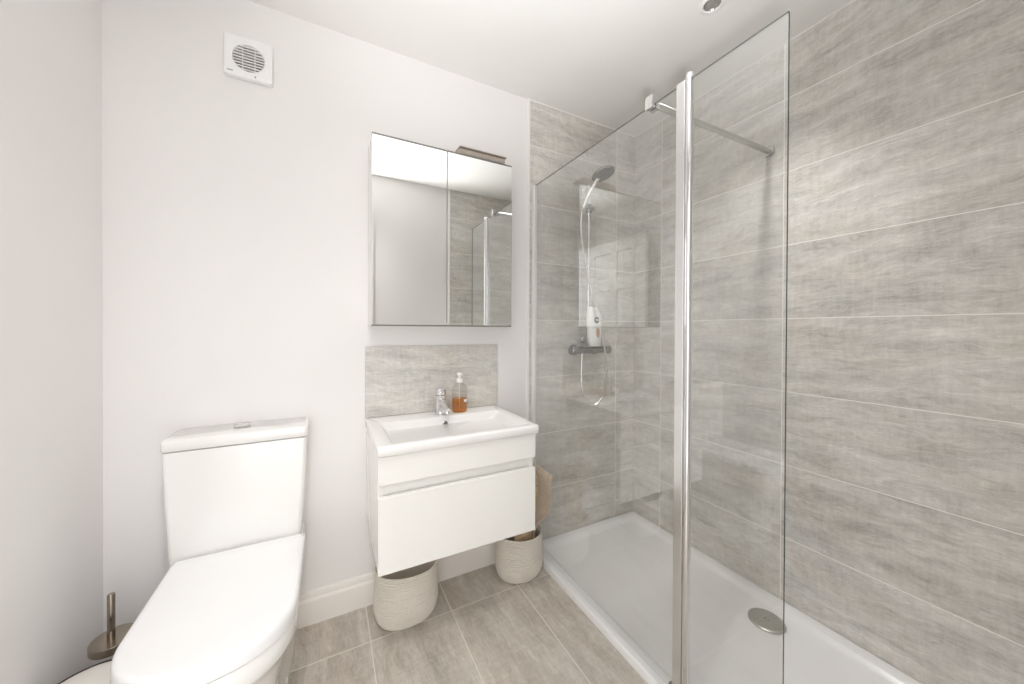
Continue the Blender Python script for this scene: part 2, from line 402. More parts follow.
# ------------------------------------------------------------------ glass screen
t = thing('shower_screen', 'clear glass shower screen with chrome post standing on the tray edge', 'shower screen', (XG, 1.0, zt))
def pane(name, ya, yb, z0, z1, lab=None):
    mb = MB(); xa, xb = XG - 0.003, XG + 0.003
    v = [mb.bm.verts.new((x, y, z)) for z in (z0, z1) for y in (ya, yb) for x in (xa, xb)]
    for q, mi in (((0, 2, 3, 1), 0), ((4, 5, 7, 6), 1), ((0, 1, 5, 4), 1), ((2, 6, 7, 3), 1), ((0, 4, 6, 2), 0), ((1, 3, 7, 5), 0)):
        mb.mi = mi; mb._f([v[i] for i in q])
    o = mb.build(name, [M_glass, M_edge], t, smooth=False)
    return o
PY = 0.712
pane('fixed_panel', PY + 0.02, YB - 0.012, zt + 0.004, ZG)
pane('hinged_panel', 0.444, PY - 0.025, zt + 0.012, ZG)
MB().box(XG - 0.010, XG + 0.010, YB - 0.028, YB - 0.0055, zt, ZG + 0.002).build('wall_channel', M_trimp, t, bevel=0.002)
p_ = MB().box(XG - 0.009, XG + 0.009, PY - 0.006, PY + 0.023, zt + 0.001, ZG + 0.004).build('post', M_satin, t, bevel=0.002)
mb = MB(); mb.lathe([(0.0108, zt + 0.004), (0.0108, 1.879), (0.0118, 1.880), (0.0118, 1.895), (0.010, 1.898), (0.0, 1.8985)], (XG, PY - 0.0165, 0), 28, cap1=False)
mb.build('hinge_tube', M_chrome, p_)
MB().box(XG - 0.007, XG + 0.007, PY - 0.012, PY + 0.038, zt + 0.0005, zt + 0.022).build('foot_block', M_sealgrey, p_, bevel=0.003)
b0, b1 = Vector((XG + 0.019, 0.832, 1.886)), Vector((XR - 0.003, 0.842, 1.905))
bar = MB().cyl(b0, b1, 0.0105, 20).build('support_bar', M_nickel, t)
mb = MB()
cs = [(XG - 0.016, 1.866), (XG - 0.0032, 1.866), (XG - 0.0032, ZG + 0.0005), (XG + 0.0032, ZG + 0.0005), (XG + 0.0032, 1.866), (XG + 0.020, 1.866), (XG + 0.020, 1.906), (XG - 0.016, 1.906)]
ra_, rb_ = [[mb.bm.verts.new((x, y, z)) for x, z in cs] for y in (b0.y - 0.014, b0.y + 0.014)]
for i in range(8): mb._f((ra_[i], ra_[(i + 1) % 8], rb_[(i + 1) % 8], rb_[i]))
for r_ in (ra_, rb_):
    mb._f((r_[0], r_[1], r_[2], r_[7])); mb._f((r_[2], r_[3], r_[6], r_[7])); mb._f((r_[3], r_[4], r_[5], r_[6]))
mb.build('glass_clamp', M_satin, bar)
MB().lathe([(0.021, -0.010), (0.021, -0.003), (0.019, 0.0)], (XR - 0.0015, b1.y, b1.z), 28, 'X').build('wall_flange', M_nickel, bar)

# ------------------------------------------------------------------ toilet
CX = -0.2345
t = thing('toilet', 'white close-coupled toilet with closed lid against the back wall', 'toilet', (CX, 1.30, 0))
def dout(cx, hw, yb, yc, b, hwb=None, n=36, p=2.15):
    hwb = hw if hwb is None else hwb
    pts = []
    for i in range(10): f = i / 10; pts.append((cx + hwb + (hw - hwb) * f, yb + (yc - yb) * f))
    for i in range(n + 1):
        a = -PI * i / n; c_, s_ = math.cos(a), math.sin(a)
        pts.append((cx + hw * math.copysign(abs(c_) ** (2 / p), c_), yc + b * math.copysign(abs(s_) ** (2 / p), s_)))
    for i in range(1, 11): f = i / 10; pts.append((cx - hw + (hw - hwb) * f, yc + (yb - yc) * f))
    for i in range(1, 8): f = i / 8; pts.append((cx - hwb + 2 * hwb * f, yb))
    return pts
yb = 1.566
sec = [(0.001, 0.120, 1.17, 0.115, 0.142), (0.02, 0.118, 1.17, 0.112, 0.140), (0.10, 0.116, 1.17, 0.110, 0.142), (0.18, 0.120, 1.16, 0.115, 0.148), (0.25, 0.132, 1.145, 0.130, 0.156),
       (0.30, 0.146, 1.13, 0.145, 0.160), (0.335, 0.158, 1.12, 0.156, 0.163), (0.352, 0.167, 1.112, 0.163, 0.165), (0.362, 0.170, 1.11, 0.166, 0.165), (0.397, 0.170, 1.11, 0.163, 0.165), (0.404, 0.166, 1.11, 0.159, 0.162)]
mb = MB(); mb.loft([[(x, y, z) for x, y in dout(CX, hw, yb, yc, b, hb)] for z, hw, yc, b, hb in sec])
mb.build('pan', M_ceramic, t, ang=50)
mb = MB(); mb.loft([[(x, y, z) for x, y in dout(CX + 0.003, hw, 1.405, 1.11, b)] for z, hw, b in ((0.404, 0.145, 0.137), (0.4125, 0.145, 0.137))])
mb.build('seat', M_lid, t)
mb = MB(); mb.loft([[(x, y, z) for x, y in dout(CX + 0.003, hw, 1.412 - i_, 1.11, b)] for z, hw, b, i_ in
    ((0.4085, 0.169, 0.161, 0), (0.4092, 0.1705, 0.1625, 0), (0.430, 0.172, 0.164, 0), (0.4395, 0.1705, 0.1625, 0.001), (0.4432, 0.168, 0.160, 0.002), (0.4455, 0.164, 0.156, 0.004), (0.4465, 0.157, 0.149, 0.009), (0.4470, 0.10, 0.10, 0.05))])
mb.build('seat_lid', M_lid, t, ang=60)
def rb(x0, x1, y0, y1, r, z): return [(x, y, z) for x, y in rrect(x0, x1, y0, y1, r, 6)]
CK = CX - 0.007
mb = MB(); mb.loft([rb(CK - 0.172, CK + 0.164, 1.425, 1.584, 0.014, 0.4045), rb(CK - 0.176, CK + 0.168, 1.420, 1.585, 0.016, 0.43), rb(CK - 0.187, CK + 0.178, 1.427, 1.585, 0.014, 0.60), rb(CK - 0.194, CK + 0.184, 1.432, 1.585, 0.012, 0.7655)])
mb.build('cistern', M_ceramic, t, ang=50)
mb = MB(); X0, X1, Y0, Y1 = CK - 0.197, CK + 0.187, 1.430, 1.587
mb.loft([rb(X0 + 0.024, X1 - 0.024, Y0 + 0.024, Y1 - 0.002, 0.010, 0.7645), rb(X0 + 0.024, X1 - 0.024, Y0 + 0.024, Y1 - 0.002, 0.010, 0.7690), rb(X0 + 0.001, X1 - 0.001, Y0 + 0.001, Y1, 0.014, 0.7692), rb(X0, X1, Y0, Y1, 0.014, 0.7705), rb(X0, X1, Y0, Y1, 0.014, 0.796), rb(X0 + 0.002, X1 - 0.002, Y0 + 0.002, Y1 - 0.001, 0.014, 0.802), rb(X0 + 0.008, X1 - 0.008, Y0 + 0.008, Y1 - 0.003, 0.012, 0.805)])
cl = mb.build('cistern_lid', M_ceramic, t, ang=60)
mb = MB(); mb.lathe([(0.024, 0.8045), (0.024, 0.8065), (0.022, 0.8075), (0.021, 0.8060)], (CK - 0.012, 1.525, 0), 32)
fb = mb.build('flush_button', M_nickel, cl)
for s_ in (1, -1):
    pts = [(CK - 0.012 + s_ * 0.001 + 0.0195 * math.cos(a) * s_, 1.525 + 0.0195 * math.sin(a)) for a in [(-PI / 2) + PI * i / 14 for i in range(15)]]
    MB().prism(pts, 0.8055, 0.8085).build('push_half', M_chrome, fb)
for s_ in (1, -1):
    MB().lathe([(0.011, -0.012), (0.011, 0.0), (0.008, 0.006), (0.0, 0.007)], (CX + s_ * 0.124, 1.335, 0.022), 16, 'X', cap1=False).build('bolt_cap', M_trimp, t)

# ------------------------------------------------------------------ toilet brush, bin
bx_, by_ = -0.537, 1.440
t = thing('toilet_brush', 'upright bronze-handled toilet brush in its holder in the corner behind the bin', 'toilet brush', (bx_, by_, 0))
MB().lathe([(0.042, 0.001), (0.044, 0.004), (0.044, 0.228), (0.042, 0.230)], (bx_, by_, 0), 40).build('holder', M_frost, t)
MB().lathe([(0.046, 0.230), (0.0495, 0.232), (0.050, 0.234), (0.050, 0.251), (0.0490, 0.2528), (0.030, 0.2532)], (bx_, by_, 0), 48).build('holder_lid', M_bronze, t)
MB().lathe([(0.0085, 0.253), (0.0085, 0.377), (0.0075, 0.3795), (0.0, 0.380)], (bx_ - 0.006, by_, 0), 24, cap1=False).build('handle', M_bronze, t)
nx_, ny_ = -0.501, 1.210
t = thing('pedal_bin', 'small round white pedal bin with black rim beside the toilet', 'bin', (nx_, ny_, 0))
MB().lathe([(0.092, 0.001), (0.096, 0.004), (0.098, 0.252), (0.098, 0.256)], (nx_, ny_, 0), 48).build('body', M_binlid, t)
MB().lathe([(0.098, 0.254), (0.106, 0.258), (0.108, 0.263), (0.108, 0.271), (0.106, 0.2745), (0.096, 0.2745)], (nx_, ny_, 0), 48).build('rim', M_black, t)
MB().lathe([(0.0935, 0.2750), (0.094, 0.2765), (0.092, 0.279), (0.085, 0.282), (0.06, 0.285), (0.03, 0.2865), (0.0, 0.287)], (nx_, ny_, 0), 48, cap1=False).build('lid', M_binlid, t)
mb = MB(); mb.box(nx_ - 0.022, nx_ + 0.022, ny_ - 0.135, ny_ - 0.085, 0.012, 0.020); mb.build('pedal', M_black, t, bevel=0.003)

# ------------------------------------------------------------------ extractor fan
fx, fz, fh = -0.2425, 2.102, 0.0712
t = thing('extractor_fan', 'square white extractor fan high on the white wall above the toilet', 'extractor fan', (fx, YB, fz))
def sq(h, r, y, n=6): return [(fx + a, y, fz + b) for a, b in rrect(-h, h, -h, h, r, n)]
def circ(r, y, n=28): return [(fx + r * math.cos(PI / 4 + 0) * 0 + r * math.cos(a), y, fz + r * math.sin(a)) for a in [2 * PI * i / n for i in range(n)]]
R_ = 0.047
mb = MB(); mb.loft([sq(fh - 0.002, 0.006, YB - 0.0005), sq(fh, 0.007, YB - 0.012), sq(fh, 0.007, YB - 0.020), sq(fh - 0.002, 0.006, YB - 0.024), sq(fh - 0.006, 0.006, YB - 0.0255), circ(R_ + 0.003, YB - 0.0255), circ(R_, YB - 0.0235), circ(R_, YB - 0.008)], cap1=True)
mb.build('housing', [M_plast], t, ang=40)
MB().lathe([(R_ - 0.001, -0.0088), (R_ - 0.001, -0.0082)], (fx, YB, fz), 36, 'Y').build('duct_shadow', M_fan_in, t)
mb = MB()
for i in range(9):
    z = fz - 0.040 + i * 0.010; hw = math.sqrt(max(0, R_ ** 2 - (z - fz) ** 2)) - 0.0005
    if hw < 0.01: continue
    mb.hexa([(fx - hw, YB - 0.026, z - 0.0045), (fx + hw, YB - 0.026, z - 0.0045), (fx + hw, YB - 0.012, z + 0.001), (fx - hw, YB - 0.012, z + 0.001),
             (fx - hw, YB - 0.0265, z - 0.001), (fx + hw, YB - 0.0265, z - 0.001), (fx + hw, YB - 0.0125, z + 0.0042), (fx - hw, YB - 0.0125, z + 0.0042)])
for a in (-0.018, 0.018): mb.box(fx + a - 0.0012, fx + a + 0.0012, YB - 0.022, YB - 0.012, fz - 0.042, fz + 0.042)
mb.build('grille', M_plast, t, smooth=False)
mb = MB(); mb.lathe([(0.0022, -0.027), (0.0026, -0.025)], (fx + 0.020, YB, fz - 0.061), 12, 'Y'); mb.build('screw', M_sealgrey, t)
mb = MB(); mb.box(fx - 0.060, fx - 0.044, YB - 0.0262, YB - 0.0254, fz - 0.0585, fz - 0.0560); mb.build('maker_mark', M_frame, t)

# ------------------------------------------------------------------ mirror cabinet and its lamp
mx0, mx1, my, mz0, mz1 = 0.156, 0.753, 1.449, 1.155, 1.891
t = thing('mirror_cabinet', 'white bathroom cabinet with two mirrored doors on the wall above the basin', 'cabinet', ((mx0 + mx1) / 2, YB, mz0))
MB().box(mx0, mx1, my + 0.020, YB - 0.0005, mz0 + 0.003, mz1 - 0.002).build('carcass', M_trimp, t, bevel=0.0015)
for a, b in ((mx0, 0.4478), (0.4512, mx1)):
    d = MB().box(a + 0.0006, b - 0.0006, my + 0.0016, my + 0.0185, mz0 + 0.0015, mz1 - 0.0015).build('door', M_trimp, t, bevel=0.0006)
    MB().box(a, b, my, my + 0.0015, mz0 + 0.006, mz1 - 0.0065).build('mirror_glass', M_mirror, d, smooth=False)
    for za, zb2 in ((mz0, mz0 + 0.0058), (mz1 - 0.0063, mz1)):
        MB().box(a, b, my - 0.0006, my + 0.0185, za, zb2).build('edge_strip', M_frame, d, bevel=0.0004)
lx0, lx1 = 0.487, 0.728
t = thing('cabinet_lamp', 'flat grey metal lamp standing on top of the mirror cabinet', 'lamp', ((lx0 + lx1) / 2, 1.47, mz1))
lz = mz1 + 0.003
mb = MB(); mb.hexa([(0.489, 1.458, lz), (0.724, 1.458, lz), (0.724, 1.540, lz), (0.489, 1.540, lz), (0.508, 1.462, lz + 0.030), (0.726, 1.462, lz + 0.030), (0.726, 1.540, lz + 0.030), (0.508, 1.540, lz + 0.030)])
mb.build('lamp_body', M_lampm, t, bevel=0.004)
mb = MB(); mb.loft([[(x, y, z) for x, y in rrect(0.506, 0.731, 1.455, 1.545, 0.004, 4)] for z in (lz + 0.0302, lz + 0.0345)])
mb.build('top_plate', M_lampm, t, bevel=0.001)
MB().box(0.515, 0.715, 1.4565, 1.4612, lz + 0.004, lz + 0.008).build('diffuser', M_lampm, t, bevel=0.001)

# ------------------------------------------------------------------ splashback
o = MB().box(0.145, 0.748, YB - 0.009, YB - 0.0005, 0.7745, 1.071).build('splashback', M_tile_splash, loc=(0.446, YB, 0.7745), bevel=0.0008)
tag(o, 'single grey streaked tile splashback on the wall behind the basin', 'splashback')

# ------------------------------------------------------------------ vanity unit
vx0, vx1, vf = 0.150, 0.725, 1.186
t = thing('vanity_unit', 'white gloss wall-hung vanity unit with one deep drawer under the basin', 'vanity unit', ((vx0 + vx1) / 2, YB, 0.362))
mb = MB(); yc_ = vf + 0.019
mb.box(vx0, vx0 + 0.016, yc_, YB - 0.0005, 0.364, 0.7405); mb.box(vx1 - 0.016, vx1, yc_, YB - 0.0005, 0.364, 0.7405)
mb.box(vx0 + 0.016, vx1 - 0.016, yc_, YB - 0.0005, 0.364, 0.380); mb.box(vx0 + 0.016, vx1 - 0.016, YB - 0.012, YB - 0.0005, 0.380, 0.66); mb.box(vx0 + 0.016, vx1 - 0.016, yc_ + 0.024, yc_ + 0.036, 0.56, 0.672)
mb.build('carcass', M_gloss, t, bevel=0.001)
MB().box(vx0 - 0.001, vx1 + 0.001, vf, vf + 0.018, 0.647, 0.7385).build('fascia', M_gloss, t, bevel=0.002)
MB().box(vx0 + 0.006, vx1 - 0.006, vf + 0.026, vf + 0.040, 0.592, 0.660).build('finger_rail', M_gloss, t, bevel=0.002)
mb = MB(); mb.box(vx0 - 0.001, vx1 + 0.001, vf, vf + 0.018, 0.362, 0.6075)
mb.build('drawer', M_gloss, t, bevel=0.001)

# ------------------------------------------------------------------ basin
t = thing('wash_basin', 'white rectangular ceramic basin set on top of the vanity unit', 'basin', (0.446, 1.38, 0.741))
X0, X1, Y0, Y1, zb_ = 0.145, 0.737, 1.174, YB - 0.0095, 0.7735
def R4(x0, x1, y0, y1, r, z): return [(x, y, z) for x, y in rrect(x0, x1, y0, y1, r, 6)]
ix0, ix1, iy0, iy1 = 0.188, 0.710, 1.204, 1.478
mb = MB(); mb.loft([R4(X0 + 0.004, X1 - 0.004, Y0 + 0.004, Y1, 0.006, 0.7412), R4(X0 + 0.001, X1 - 0.001, Y0 + 0.001, Y1, 0.008, 0.744), R4(X0, X1, Y0, Y1, 0.008, zb_ - 0.005), R4(X0 + 0.0015, X1 - 0.0015, Y0 + 0.0015, Y1 - 0.001, 0.008, zb_ - 0.0015), R4(X0 + 0.005, X1 - 0.005, Y0 + 0.005, Y1 - 0.001, 0.008, zb_),
    R4(ix0, ix1, iy0, iy1, 0.014, zb_), R4(ix0 + 0.003, ix1 - 0.004, iy0 + 0.003, iy1 - 0.003, 0.016, zb_ - 0.0015), R4(ix0 + 0.007, ix1 - 0.012, iy0 + 0.006, iy1 - 0.006, 0.02, zb_ - 0.008),
    R4(ix0 + 0.035, ix1 - 0.070, iy0 + 0.020, iy1 - 0.014, 0.025, zb_ - 0.055), R4(ix0 + 0.055, ix1 - 0.105, iy0 + 0.032, iy1 - 0.024, 0.028, zb_ - 0.080), R4(ix0 + 0.085, ix1 - 0.135, iy0 + 0.055, iy1 - 0.045, 0.03, zb_ - 0.088), R4(ix0 + 0.16, ix1 - 0.20, iy0 + 0.10, iy1 - 0.09, 0.03, zb_ - 0.090)])
mb.build('bowl', M_basin, t, ang=55)
ox, oy, oz = 0.449, iy1 - 0.0115, 0.744
mb = MB(); mb.lathe([(0.0120, 0.002), (0.0120, -0.002), (0.0095, -0.003), (0.009, -0.001)], (ox, oy, oz), 24, 'Y', cap1=False); ov = mb.build('overflow_ring', M_chrome, t)
MB().lathe([(0.009, 0.0), (0.009, 0.001)], (ox, oy - 0.002, oz), 20, 'Y').build('overflow_hole', M_sealgrey, ov)
MB().lathe([(0.026, zb_ - 0.0905), (0.026, zb_ - 0.0865), (0.022, zb_ - 0.085), (0.0, zb_ - 0.0845)], (0.442, 1.343, 0), 28, cap1=False).build('waste', M_chrome, t)

# ------------------------------------------------------------------ mixer tap
tx, ty = 0.445, 1.522
t = thing('mixer_tap', 'short chrome mixer tap on the back rim of the basin', 'tap', (tx, ty, zb_))
mb = MB(); mb.lathe([(0.026, zb_), (0.026, zb_ + 0.004), (0.0235, zb_ + 0.006), (0.0225, zb_ + 0.012), (0.0215, zb_ + 0.075), (0.0225, zb_ + 0.080), (0.0225, zb_ + 0.084)], (tx, ty, 0), 28); mb.build('body', M_chrome, t)
mb = MB(); mb.tube([(tx, ty - 0.008, zb_ + 0.058), (tx, ty - 0.045, zb_ + 0.052), (tx, ty - 0.085, zb_ + 0.041), (tx, ty - 0.108, zb_ + 0.034)], 0.0, 16, radii=[0.015, 0.0135, 0.012, 0.0115])
sp_ = mb.build('spout', M_chrome, t)
MB().cyl((tx, ty - 0.098, zb_ + 0.036), (tx, ty - 0.100, zb_ + 0.022), 0.0098, 18).build('aerator', M_chrome, sp_)
mb = MB(); mb.lathe([(0.0215, zb_ + 0.085), (0.0235, zb_ + 0.088), (0.0235, zb_ + 0.106), (0.021, zb_ + 0.112), (0.012, zb_ + 0.1145), (0.0, zb_ + 0.115)], (tx, ty, 0), 28, cap1=False)
mb.loft([[(tx + w * a, ty - y_, zb_ + z_ + h_ * b) for a, b in ((1, 1), (-1, 1), (-1, -1), (1, -1))] for y_, z_, w, h_ in ((0.010, 0.102, 0.010, 0.006), (0.040, 0.110, 0.008, 0.0045), (0.068, 0.120, 0.007, 0.0035))])
mb.build('lever', M_chrome, t, bevel=0.0015)

# ------------------------------------------------------------------ soap bottle
bx2, by2 = 0.532, 1.522
t = thing('soap_bottle', 'clear pump bottle half full of amber soap beside the tap', 'soap bottle', (bx2, by2, zb_))
SX, SY = 1.0, 0.72
mb = MB(); mb.lathe([(0.031, zb_ + 0.0005), (0.034, zb_ + 0.004), (0.0345, zb_ + 0.02), (0.0345, zb_ + 0.095), (0.033, zb_ + 0.108), (0.028, zb_ + 0.119), (0.019, zb_ + 0.127), (0.0125, zb_ + 0.130), (0.0125, zb_ + 0.138)], (bx2, by2, 0), 36, sx=SX, sy=SY)
mb.build('bottle', M_bottle, t)
mb = MB(); mb.lathe([(0.029, zb_ + 0.003), (0.032, zb_ + 0.006), (0.0325, zb_ + 0.02), (0.0325, zb_ + 0.062)], (bx2, by2, 0), 36, sx=SX, sy=SY)
mb.build('liquid', M_soap, t)
mb = MB(); mb.lathe([(0.0145, zb_ + 0.132), (0.0145, zb_ + 0.148), (0.008, zb_ + 0.151), (0.006, zb_ + 0.153), (0.006, zb_ + 0.164), (0.0125, zb_ + 0.165), (0.0125, zb_ + 0.174), (0.010, zb_ + 0.177)], (bx2, by2, 0), 24)
mb.tube([(bx2, by2, zb_ + 0.170), (bx2 + 0.003, by2 - 0.012, zb_ + 0.170), (bx2 + 0.005, by2 - 0.020, zb_ + 0.167)], 0.0040, 10)
pm = mb.build('pump', M_trimp, t)
MB().cyl((bx2, by2, zb_ + 0.015), (bx2, by2, zb_ + 0.131), 0.0025, 8).build('dip_tube', M_frost, pm)
mb = MB()
L1 = [(bx2 + SX * 0.0349 * math.cos(a), by2 + SY * 0.0349 * math.sin(a)) for a in [math.radians(-68 + 40 * i / 8) for i in range(9)]]
mb.loft([[(x, y, zb_ + 0.046) for x, y in L1], [(x, y, zb_ + 0.058) for x, y in L1]], False, False, closed=False)
mb.build('label_sticker', M_trimp, t)

# ------------------------------------------------------------------ rope baskets
def basket(cx, cy, rx, ry, h, label, lean=(0.0, 0.0), flare=0.0, sq=2.3):
    t = thing('rope_basket', label, 'basket', (cx, cy, 0), 'cream rope baskets under the vanity')
    ncoil, seg = 18, 72
    def ring(k, z, f, x_off):
        L = []
        for i in range(seg):
            a = 2 * PI * i / seg; c_, s_ = math.cos(a), math.sin(a)
            L.append((cx + x_off + lean[0] * z + rx * k * math.copysign(abs(c_) ** (2 / sq), c_), cy + lean[1] * z + ry * k * math.copysign(abs(s_) ** (2 / sq), s_), z + f * (0.004 * math.sin(2 * a + 0.6))))
        return L
    outer, inner = [], []
    dz = (h - 0.006) / ncoil
    for j in range(ncoil):
        z0 = 0.003 + j * dz; u = j / (ncoil - 1)
        base = 0.86 + 0.14 * min(1, (u / 0.28)) ** 0.6 - flare * u + 0.012 * math.sin(u * 6)
        for q, bulge in ((0.06, -0.030), (0.22, -0.004), (0.5, 0.010), (0.78, -0.004), (0.94, -0.030)):
            outer.append(ring(base + bulge, z0 + q * dz, u, 0))
    for j in range(ncoil, -1, -3):
        u = j / ncoil; base = 0.86 + 0.14 * min(1, (u / 0.28)) ** 0.6 - flare * u
        inner.append(ring(base - 0.065, 0.008 + j * (h - 0.008) / ncoil, u, 0))
    bot = [ring(0.5, 0.0012, 0, 0), ring(0.80, 0.0012, 0, 0)]
    mb = MB(); mb.loft(bot + outer + inner)
    mb.build('woven_body', M_rope, t, ang=180)
    rim = [tuple(Vector(p) + Vector((0, 0, 0.0))) for p in ring(1.0 - flare - 0.032, h + 0.001, 1, 0)]
    mb = MB(); rr = 0.0042
    loops = []
    n = len(rim)
    for i in range(n):
        p = Vector(rim[i]); tn = (Vector(rim[(i + 1) % n]) - Vector(rim[i - 1])).normalized(); a_ = tn.cross(Vector((0, 0, 1))).normalized(); b_ = Vector((0, 0, 1))
        loops.append([tuple(p + a_ * rr * math.cos(2 * PI * k / 8) + b_ * rr * math.sin(2 * PI * k / 8)) for k in range(8)])
    loops.append(loops[0]); mb.loft(loops, False, False)
    bmesh.ops.remove_doubles(mb.bm, verts=mb.bm.verts, dist=1e-6)
    mb.build('rim', M_rope, t)
    return t
basket(0.290, 1.462, 0.124, 0.098, 0.200, 'open empty cream rope basket on the floor under the vanity, nearer the toilet', flare=0.02)
basket(0.811, 1.465, 0.117, 0.095, 0.192, 'cream rope basket beside the shower tray with a beige felt sheet in it', flare=0.05, sq=2.1)

# things standing in the right-hand basket
def sheet(name, rows, th, mat, parent=None, loc=None):
    """a thick sheet through rows of points (each row a list of xyz), thickened along its normals"""
    rows = [[c_[round(k * (len(c_) - 1) / 24)] for k in range(25)] for c_ in (catmull(r, 24) for r in rows)]
    cols = [catmull([rows[j][i] for j in range(len(rows))], 4) for i in range(len(rows[0]))]
    nu, nv = len(cols), len(cols[0])
    P = [[Vector(cols[i][j]) for j in range(nv)] for i in range(nu)]
    N = [[(P[min(i + 1, nu - 1)][j] - P[max(i - 1, 0)][j]).cross(P[i][min(j + 1, nv - 1)] - P[i][max(j - 1, 0)]).normalized() for j in range(nv)] for i in range(nu)]
    mb = MB(); bm = mb.bm
    A = [[bm.verts.new(P[i][j] + N[i][j] * th / 2) for j in range(nv)] for i in range(nu)]
    B = [[bm.verts.new(P[i][j] - N[i][j] * th / 2) for j in range(nv)] for i in range(nu)]
    for i in range(nu - 1):
        for j in range(nv - 1):
            mb._f((A[i][j], A[i + 1][j], A[i + 1][j + 1], A[i][j + 1])); mb._f((B[i][j], B[i][j + 1], B[i + 1][j + 1], B[i + 1][j]))
    for i in range(nu - 1):
        mb._f((A[i][0], B[i][0], B[i + 1][0], A[i + 1][0])); mb._f((A[i][-1], A[i + 1][-1], B[i + 1][-1], B[i][-1]))
    for j in range(nv - 1):
        mb._f((A[0][j], A[0][j + 1], B[0][j + 1], B[0][j])); mb._f((A[-1][j], B[-1][j], B[-1][j + 1], A[-1][j + 1]))
    return mb.build(name, mat, parent, loc=loc, ang=50)
# jute mat: flat slab just right of the drawer side, curled felt sheet behind and beside it
o = sheet('jute_mat', [[(0.765, 1.425, 0.03), (0.762, 1.425, 0.19), (0.752, 1.424, 0.34), (0.752, 1.424, 0.472)],
                       [(0.810, 1.418, 0.03), (0.810, 1.418, 0.19), (0.815, 1.416, 0.34), (0.815, 1.416, 0.474)],
                       [(0.842, 1.432, 0.03), (0.850, 1.430, 0.19), (0.872, 1.416, 0.34), (0.878, 1.414, 0.470)]], 0.016, M_jute, loc=(0.81, 1.42, 0.03))
tag(o, 'tan woven jute mat standing in the basket beside the vanity', 'mat')
o = sheet('felt_sheet', [[(0.790, 1.528, 0.03), (0.790, 1.528, 0.20), (0.785, 1.530, 0.34), (0.775, 1.535, 0.49)],
                         [(0.845, 1.518, 0.03), (0.850, 1.518, 0.20), (0.855, 1.520, 0.34), (0.850, 1.522, 0.490)],
                         [(0.880, 1.480, 0.03), (0.885, 1.480, 0.20), (0.908, 1.465, 0.30), (0.905, 1.465, 0.380), (0.908, 1.462, 0.484)],
                         [(0.868, 1.435, 0.03), (0.874, 1.432, 0.20), (0.912, 1.382, 0.285), (0.926, 1.372, 0.35), (0.921, 1.374, 0.415), (0.933, 1.368, 0.463)]], 0.007, M_felt, loc=(0.85, 1.48, 0.03))
tag(o, 'curled beige felt sheet leaning out of the basket towards the shower glass', 'felt sheet')

# ------------------------------------------------------------------ shower fittings
ry_, rx_ = 1.540, 1.279
yw = YB - 0.004
t = thing('shower_rail', 'slim vertical chrome riser rail on the tiled end wall of the shower', 'shower rail', (rx_, yw, 1.06))
MB().cyl((rx_, ry_, 1.075), (rx_, ry_, 1.935), 0.0085, 18).build('rail', M_satin, t)
for z in (1.09, 1.918):
    mb = MB(); mb.cyl((rx_, yw, z), (rx_, ry_ - 0.011, z), 0.0105, 18); mb.lathe([(0.017, 0), (0.017, -0.006), (0.014, -0.008)], (rx_, yw, z), 20, 'Y'); mb.build('wall_bracket', M_satin, t)
mb = MB(); mb.cyl((rx_, ry_, 1.788), (rx_, ry_, 1.832), 0.0165, 20); mb.cyl((rx_ - 0.036, ry_ - 0.010, 1.812), (rx_ + 0.028, ry_, 1.812), 0.012, 16); mb.build('slider', M_darkmet, t)
# hand shower held by the slider
hb = Vector((1.226, 1.522, 1.800)); hn = Vector((1.262, 1.470, 1.920)); hc = Vector((1.276, 1.425, 1.957))
t = thing('hand_shower', 'grey round hand shower head held at the top of the riser rail', 'shower head', tuple(hb))
mb = MB(); mb.tube(catmull([hb, hb.lerp(hn, 0.5) + Vector((-0.002, 0.004, 0)), hn, hc + Vector((-0.012, 0.022, 0.008))], 6), 0, 16, radii=[0.0105 + 0.004 * (i / 18) for i in range(19)])
mb.build('handle', M_satin, t)
axis = Vector((0.14, -0.30, -0.95)).normalized()
q = axis.to_track_quat('Z', 'Y')
def disc(name, prof, mat):
    mb = MB(); mb.lathe(prof, (0, 0, 0), 40)
    bmesh.ops.transform(mb.bm, matrix=Matrix.Translation(hc) @ q.to_matrix().to_4x4(), verts=mb.bm.verts)
    return mb.build(name, mat, t)
hd = disc('head', [(0.012, -0.020), (0.033, -0.012), (0.056, -0.004), (0.061, 0.002), (0.060, 0.007), (0.055, 0.009)], M_darkmet)
disc('spray_face', [(0.054, 0.0085), (0.054, 0.0105), (0.0, 0.0108)], M_headface)
# thermostatic bar valve
vz, vy = 1.033, 1.527
t = thing('shower_valve', 'grey chrome thermostatic bar valve on the shower end wall below the rail', 'shower valve', (1.285, yw, vz))
mb = MB(); mb.cyl((1.185, vy, vz), (1.385, vy, vz), 0.019, 28); mb.build('valve_body', M_darkmet, t)
MB().box(1.205, 1.392, vy - 0.044, vy + 0.030, vz + 0.0188, vz + 0.0228).build('shelf', M_satin, t, bevel=0.0015)
for a, b, dx in ((1.150, 1.184, -1), (1.386, 1.420, 1)):
    mb = MB(); mb.lathe([(0.021, a), (0.0235, a + 0.003), (0.0235, b - 0.003), (0.021, b)], (0, vy, vz), 28, 'X'); k = mb.build('control_knob', M_darkmet, t)
    MB().box((a + b) / 2 - 0.006, (a + b) / 2 + 0.006, vy - 0.031, vy - 0.023, vz - 0.004, vz + 0.004).build('override_button', M_darkmet, k, bevel=0.001)
for x in (1.21, 1.36):
    mb = MB(); mb.cyl((x, yw, vz), (x, vy + 0.015, vz), 0.014, 20); mb.lathe([(0.030, 0), (0.029, -0.006), (0.018, -0.012)], (x, yw, vz), 24, 'Y'); mb.build('inlet', M_darkmet, t)
hxo = 1.226
